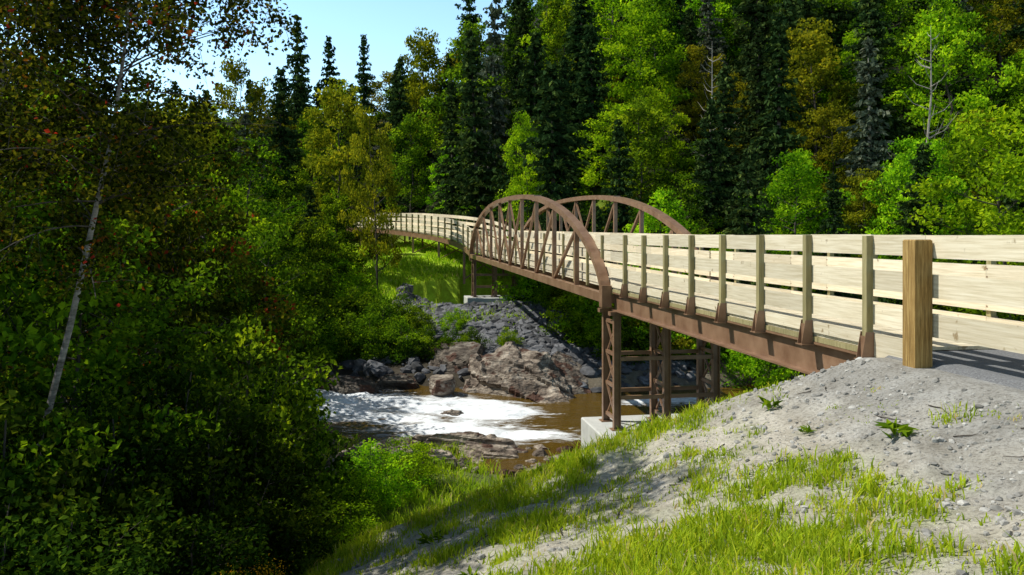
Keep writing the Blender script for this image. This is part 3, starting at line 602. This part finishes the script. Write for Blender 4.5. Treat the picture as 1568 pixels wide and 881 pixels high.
def merge(mb, name, X, Y, sc, sxy, rr):
    if name not in MC: MC[name] = MBS[name][0].cat()
    v, l, t, m, tint, _ = MC[name]; mm = np.array([MATS.index(q) for q in MBS[name][1]])[m]
    a = rr.uniform(0, 6.28); c, s = math.cos(a), math.sin(a); k = sc*sxy
    tx, ty = rr.uniform(-.05, .05), rr.uniform(-.05, .05)
    V = np.stack([(v[:, 0]*c-v[:, 1]*s)*k+v[:, 2]*sc*tx+X, (v[:, 0]*s+v[:, 1]*c)*k+v[:, 2]*sc*ty+Y, v[:, 2]*sc+float(hgt(X, Y))-0.1], 1)
    mb.add(V, l.reshape(-1, 4), mm, tint, rr.random())
FM = MB(); UM = MB()
tries = 0
while tries < 5000:
    tries += 1
    Y = 36+rr.random()**0.8*84; X = rr.uniform(-0.74*Y-2, 0.74*Y+2)
    if clear(X, Y, 2.6): continue
    md = 3.6+0.024*(Y-36)
    if any((X-a)**2+(Y-b)**2 < md*md for a, b in pts) or any((X-a)**2+(Y-b)**2 < 12 for a, b in herop): continue
    pts.append((X, Y)); px = 784+1220*X/Y
    spf = 0.25 if Y < 60 else 0.5
    if px > 950: spf += 0.12
    hh = min(11+0.11*(Y-36), 18)*rr.uniform(0.55, 1.2)
    if Y < 48: hh *= 0.72
    if px < 700: hh = min(hh, 15)*0.93
    if 470 < px < 600 and Y < 82: hh = min(hh, 6.5)
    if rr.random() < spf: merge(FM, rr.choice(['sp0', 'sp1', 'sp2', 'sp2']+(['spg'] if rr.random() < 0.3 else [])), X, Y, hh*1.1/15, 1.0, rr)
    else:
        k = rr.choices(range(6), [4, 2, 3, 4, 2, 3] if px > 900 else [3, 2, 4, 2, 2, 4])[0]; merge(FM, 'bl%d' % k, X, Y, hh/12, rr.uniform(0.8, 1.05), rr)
nsh = 0
for _ in range(4000):
    if nsh > 170: break
    Y = 33+rr.random()**1.4*32; X = rr.uniform(-0.72*Y-1, 0.72*Y+1)
    if clear(X, Y, 1.2): continue
    merge(UM, rr.choice(['sh0', 'sh1', 'sh2', 'sh1']), X, Y, rr.uniform(0.7, 1.5), 1.1, rr); nsh += 1
print('forest', len(pts), nsh)
obj('distant_forest', FM.mesh('distant_forest', MATS)); obj('forest_understory', UM.mesh('forest_understory', MATS))

# near-left bank
NB = [broadleaf('nb%d' % k, 400+k, 7, 2.4, 0.10, 13000, 0.12, 0.48, [M_lmid, M_lautumn, M_lgreen][k], nlimb=30, sub=6, tr=0.008) for k in range(3)]
NS = [broadleaf('ns%d' % k, 420+k, 2.6, 1.3, 0.06, 8500, 0.075, 0.28, [M_ldark, M_lgreen, M_lmid][k], nlimb=28, sub=5, tr=0.008, start_low=True, up=0.9) for k in range(3)]
r2 = random.Random(4)
for (px, Y, ty, k) in [(40, 17, 40, 1), (150, 21, 90, 1), (255, 22, 190, 1), (-60, 13, -40, 0), (330, 25, 250, 0), (200, 30, 100, 1), (90, 27, 60, 0), (400, 32, 320, 0), (-30, 24, 30, 0), (120, 13.5, 260, 0)]:
    X = at(px, Y); g = float(hgt(X, Y)); H = (360-ty)/1220*Y-g; place('shade_alder_tree', NB[k], X, Y, H/7, r2, sxy=min(1.1, (7/H)**0.4))
for (X, Y, H, k) in [(-9.5, 7.5, 8.5, 0), (-8.2, 4.6, 7.5, 1), (-10.5, 10.5, 9.5, 0), (-7.2, 2.2, 6.5, 0)]:  # out-of-view alders, added to cast shade over the lower-left shrubs
    place('shade_alder_tree', NB[k], X, Y, H/7, r2)
for (px, Y, ty, k) in [(375, 14.5, 425, 2), (290, 12, 480, 0), (415, 16, 520, 2), (230, 10.5, 560, 2), (140, 9.5, 540, 0), (320, 10, 600, 0), (60, 8.5, 560, 2), (390, 12.5, 600, 0), (-10, 8, 520, 0), (220, 8.2, 690, 0), (120, 7, 700, 0), (20, 6.3, 720, 0), (300, 8.0, 740, 0), (180, 6.3, 810, 0), (570, 17, 650, 1), (620, 18.5, 650, 1), (520, 15.5, 695, 1), (525, 13.0, 745, 1), (-60, 6.5, 640, 0), (90, 5.6, 840, 0), (385, 9.8, 735, 0), (430, 11.0, 725, 2), (270, 7.2, 850, 0)]:
    X = at(px, Y); g = float(hgt(X, Y)); H = max(0.5, (360-ty)/1220*Y-g); place('alder_shrub', NS[k], X, Y, H/2.6, r2, sxy=min(1.5, max(0.8, (2.6/H)**0.4)))
for (px, Y, sc, k) in [(700, 41, 0.45, 0), (720, 36.5, 0.5, 1), (640, 40, 0.6, 1), (690, 36, 0.5, 1), (650, 36, 0.6, 1), (610, 36, 0.7, 1), (565, 36, 0.8, 1), (530, 36.5, 0.8, 1), (775, 37, 0.4, 0), (875, 45, 0.9, 2), (905, 42, 0.9, 0), (845, 46, 0.7, 0), (960, 38, 1.0, 0), (1000, 36, 1.0, 2), (1060, 36, 0.9, 0), (1150, 34, 1.0, 0), (1210, 35, 1.1, 1), (1180, 22, 0.9, 0), (1120, 37, 1.0, 1), (580, 38, 0.9, 1), (550, 40, 1.0, 1), (925, 37, 0.7, 0), (612, 42, 0.7, 1), (880, 50, 1.0, 0), (860, 53, 1.1, 0), (490, 35.5, 0.9, 1), (890, 38.5, 0.6, 1)]:
    place('bush', SH[k], at(px, Y), Y, sc, r2)
bt = MB(); rng = RS(77)
gb = float(hgt(-5.9, 9.3))
trk = np.array([(-5.95, 9.3, gb-0.2), (-5.45, 9.2, -2.4), (-5.05, 9.1, -1.05), (-4.70, 9.0, 0.3), (-4.52, 9.0, 1.1), (-4.35, 9.0, 2.3), (-4.3, 9.0, 3.6)])
tube(bt, trk, [0.055, 0.042, 0.036, 0.030, 0.025, 0.016, 0.005], 8, 0)
for q in range(72):
    t = rng.uniform(2.3, 6)**1.0 if q < 50 else rng.uniform(4.2, 6); p = np.array([np.interp(t, range(7), trk[:, c]) for c in range(3)]); a = rng.uniform(0, 6.28)
    L = rng.uniform(0.7, 1.9)*(1.25-t*0.05); e = p+np.array([math.cos(a)*L, math.sin(a)*L, L*rng.uniform(-0.25, 0.5)]); m_ = (p+e)/2+np.array([0, 0, 0.12*L])
    b_ = np.linspace(0, 1, 7)[:, None]; B = (1-b_)**2*p+2*b_*(1-b_)*m_+b_**2*e; tube(bt, B, 0.009*(1-0.85*b_[:, 0])+0.002, 5, 2)
    tcl = rng.uniform(-0.25, 0.05)
    for w in range(7):
        u = rng.uniform(0.3, 1); pp = np.array([np.interp(u, b_[:, 0], B[:, c]) for c in range(3)]); dd = rng.randn(3); dd[2] -= 0.35; dd /= np.linalg.norm(dd); ln = rng.uniform(0.25, 0.6)
        tube(bt, [pp, pp+dd*ln*0.5+[0, 0, 0.03], pp+dd*ln], [0.004, 0.003, 0.0015], 3, 2)
        n = 50; uu = rng.uniform(0.1, 1.05, n)[:, None]; P = pp+dd*ln*uu+rng.randn(n, 3)*0.075
        leaves(bt, P, 0.058, 0.044, rng, 0.4, 1, np.clip(rng.rand(n)*1.02+tcl, 0, 1))
bme = bt.mesh('birch_tree', [M_barkbirch, M_lautumn, M_bark])
obj('birch_tree', bme); obj('birch_tree', bme, loc=(-1.9, 0.9, 0.2))

# ---------------- grass ----------------
def grass(name, x, y, hh, nb, rng, spread=0.07, wd=0.006, mat=M_grass):
    N = len(x)*nb; X = np.repeat(x, nb)+rng.randn(N)*spread; Y = np.repeat(y, nb)+rng.randn(N)*spread
    Z = hgt(X, Y)-0.01; H = np.repeat(hh, nb)*rng.uniform(0.45, 1.2, N); a = rng.uniform(0, 6.28, N); ln = rng.uniform(0.1, 0.75, N)*H
    wa = rng.uniform(0, 6.28, N); w = wd*rng.uniform(0.6, 1.5, N)
    dx, dy = np.cos(a), np.sin(a); wx_, wy_ = np.cos(wa)*w, np.sin(wa)*w
    p0 = np.stack([X, Y, Z], 1); p1 = p0+np.stack([dx*ln*0.3, dy*ln*0.3, H*0.6], 1); p2 = p0+np.stack([dx*ln, dy*ln, H*0.95], 1)
    wv = np.stack([wx_, wy_, 0*wx_], 1)
    V = np.stack([p0-wv, p0+wv, p1+wv*0.8, p1-wv*0.8, p2+wv*0.12, p2-wv*0.12], 1).reshape(-1, 3)
    b = np.arange(N)*6; F = np.concatenate([np.stack([b, b+1, b+2, b+3], 1), np.stack([b+3, b+2, b+4, b+5], 1)])
    t = np.clip(np.repeat(rng.uniform(0.2, 0.85, len(x)), nb)+rng.randn(N)*0.17, 0, 1)
    mb = MB(); mb.add(V, F, 0, np.concatenate([t, t])); return obj(name, mb.mesh(name, [mat]))
rng = RS(9); N = 34000; x = rng.uniform(-5.0, 5.5, N); y = 3.0+rng.rand(N)*12.5
g = grassmask(x, y); d = 5.75-0.166*y-x
k = (d > 0.35) & (rng.rand(N) < g**2.2*0.62+0.014) & (y < 15) & (d < 9.4)
x, y, g = x[k], y[k], g[k]
grass('grass', x, y, 0.03+0.10*g*rng.uniform(0.4, 1.6, len(x)), 15, rng, 0.06)
print('tufts', len(x))
N = 7000; x = rng.uniform(-20, 1, N); y = rng.uniform(42, 80, N); k = fbm(x*0.25, y*0.25, 50) > -0.15; x, y = x[k], y[k]
grass('meadow_grass', x, y, rng.uniform(0.15, 0.4, len(x)), 8, rng, 0.3, 0.03)
N = 1500; x = rng.uniform(-7, 4, N); y = rng.uniform(13, 24, N); k = (fbm(x*0.5, y*0.5, 53) > -0.05) & ~((x > 1.0) & (y > 16.5)); x, y = x[k], y[k]
grass('bank_grass', x, y, rng.uniform(0.12, 0.4, len(x)), 14, rng, 0.15, 0.012)
gm = MB()
for q in range(16):
    X = -2.75+rng.randn()*0.25; Y = 7.9+rng.randn()*0.35; g_ = float(hgt(X, Y)); H = rng.uniform(0.4, 0.8); tx, ty_ = rng.randn(2)*0.1
    tube(gm, [(X, Y, g_), (X+tx*.4, Y+ty_*.4, g_+H*0.6), (X+tx, Y+ty_, g_+H)], [0.006, 0.005, 0.002], 4, 0)
    n = 60; t = rng.rand(n); P = np.stack([X+tx*t, Y+ty_*t, g_+H*t*0.85], 1)+rng.randn(n, 3)*0.05; leaves(gm, P, 0.08, 0.02, rng, 0.3, 0, 0.5)
    n = 90; P = np.stack([X+tx+rng.randn(n)*0.05, Y+ty_+rng.randn(n)*0.05, g_+H+rng.randn(n)*0.06], 1); leaves(gm, P, 0.016, 0.014, rng, 0.3, 1, rng.rand(n))
obj('goldenrod_plant', gm.mesh('goldenrod', [M_lgreen, M_yellow]))
wm = MB()
for (px, py, Y, s) in [(1370, 735, 7.0, 0.2), (470, 830, 7.2, 0.14), (660, 780, 8.4, 0.16), (1235, 690, 7.8, 0.1), (840, 690, 12.5, 0.2), (965, 690, 12.0, 0.15), (720, 830, 6.2, 0.1), (1180, 655, 9, 0.15)]:
    X = at(px, Y); g_ = float(hgt(X, Y)); n = 16; a = rng.uniform(0, 6.28, n); t = np.stack([np.cos(a), np.sin(a), rng.uniform(0.1, 0.9, n)], 1)
    leaves(wm, np.array([X, Y, g_+0.02])+t*s*0.5, s, s*0.33, rng, 1.5, 0, rng.uniform(0.3, 0.9, n), 0.08, t)
obj('broadleaf_weed', wm.mesh('weed', [M_lmid]))
tw = MB()
for q in range(45):
    Y = rng.uniform(4.2, 9); X = rng.uniform(-1.5, 4.6)
    if X > 5.3-0.166*Y: continue
    a = rng.uniform(0, 6.28); L = rng.uniform(0.1, 0.5); pp = []
    for t in np.linspace(0, 1, 5): xx, yy = X+math.cos(a)*L*t+rng.randn()*0.012, Y+math.sin(a)*L*t+rng.randn()*0.012; pp.append((xx, yy, float(hgt(xx, yy))+0.012))
    tube(tw, pp, [0.006, 0.006, 0.005, 0.004, 0.002], 5, 0)
obj('fallen_twigs', tw.mesh('twigs', [M_bark]))

# ---------------- light / camera ----------------
el = math.radians(51); az = math.radians(-82)
ts_ = Vector((math.sin(az)*math.cos(el), math.cos(az)*math.cos(el), math.sin(el)))
sl = bpy.data.lights.new('sun', 'SUN'); sl.energy = 5; sl.angle = math.radians(0.5); sl.color = (1, 0.98, 0.89)
so = bpy.data.objects.new('sun', sl); scene.collection.objects.link(so); so.rotation_euler = (-ts_).to_track_quat('-Z', 'Y').to_euler()
w = bpy.data.worlds.new('World'); scene.world = w; w.use_nodes = True; nt = w.node_tree
sk = nt.nodes.new('ShaderNodeTexSky'); sk.sky_type = 'NISHITA'; sk.sun_disc = False; sk.sun_elevation = el; sk.sun_rotation = az % (2*math.pi); sk.air_density = 1.0; sk.dust_density = 1.0
tc = nt.nodes.new('ShaderNodeTexCoord'); sx = nt.nodes.new('ShaderNodeSeparateXYZ'); nt.links.new(tc.outputs['Generated'], sx.inputs[0])
rp = ramp(nt, [(0.0, (2.3, 2.6, 2.5)), (0.32, (1.8, 2.2, 2.2)), (0.55, (0.36, 0.40, 0.38))]); nt.links.new(sx.outputs['Z'], rp.inputs[0])
mx = nd(nt, 'ShaderNodeMix', data_type='RGBA', blend_type='MULTIPLY'); mx.inputs[0].default_value = 1; nt.links.new(sk.outputs[0], mx.inputs[6]); nt.links.new(rp.outputs[0], mx.inputs[7])
nt.links.new(mx.outputs[2], nt.nodes['Background'].inputs[0]); nt.nodes['Background'].inputs[1].default_value = 0.12
cam = bpy.data.cameras.new('camera'); co = bpy.data.objects.new('camera', cam); scene.collection.objects.link(co)
co.location = (0, 0, 0); co.rotation_euler = (math.radians(90), 0, 0); cam.lens = 28; cam.sensor_width = 36; cam.shift_y = -0.0513; cam.clip_end = 3000; cam.clip_start = 0.05
scene.camera = co
scene.view_settings.view_transform = 'Standard'; scene.view_settings.look = 'None'; scene.view_settings.exposure = 0
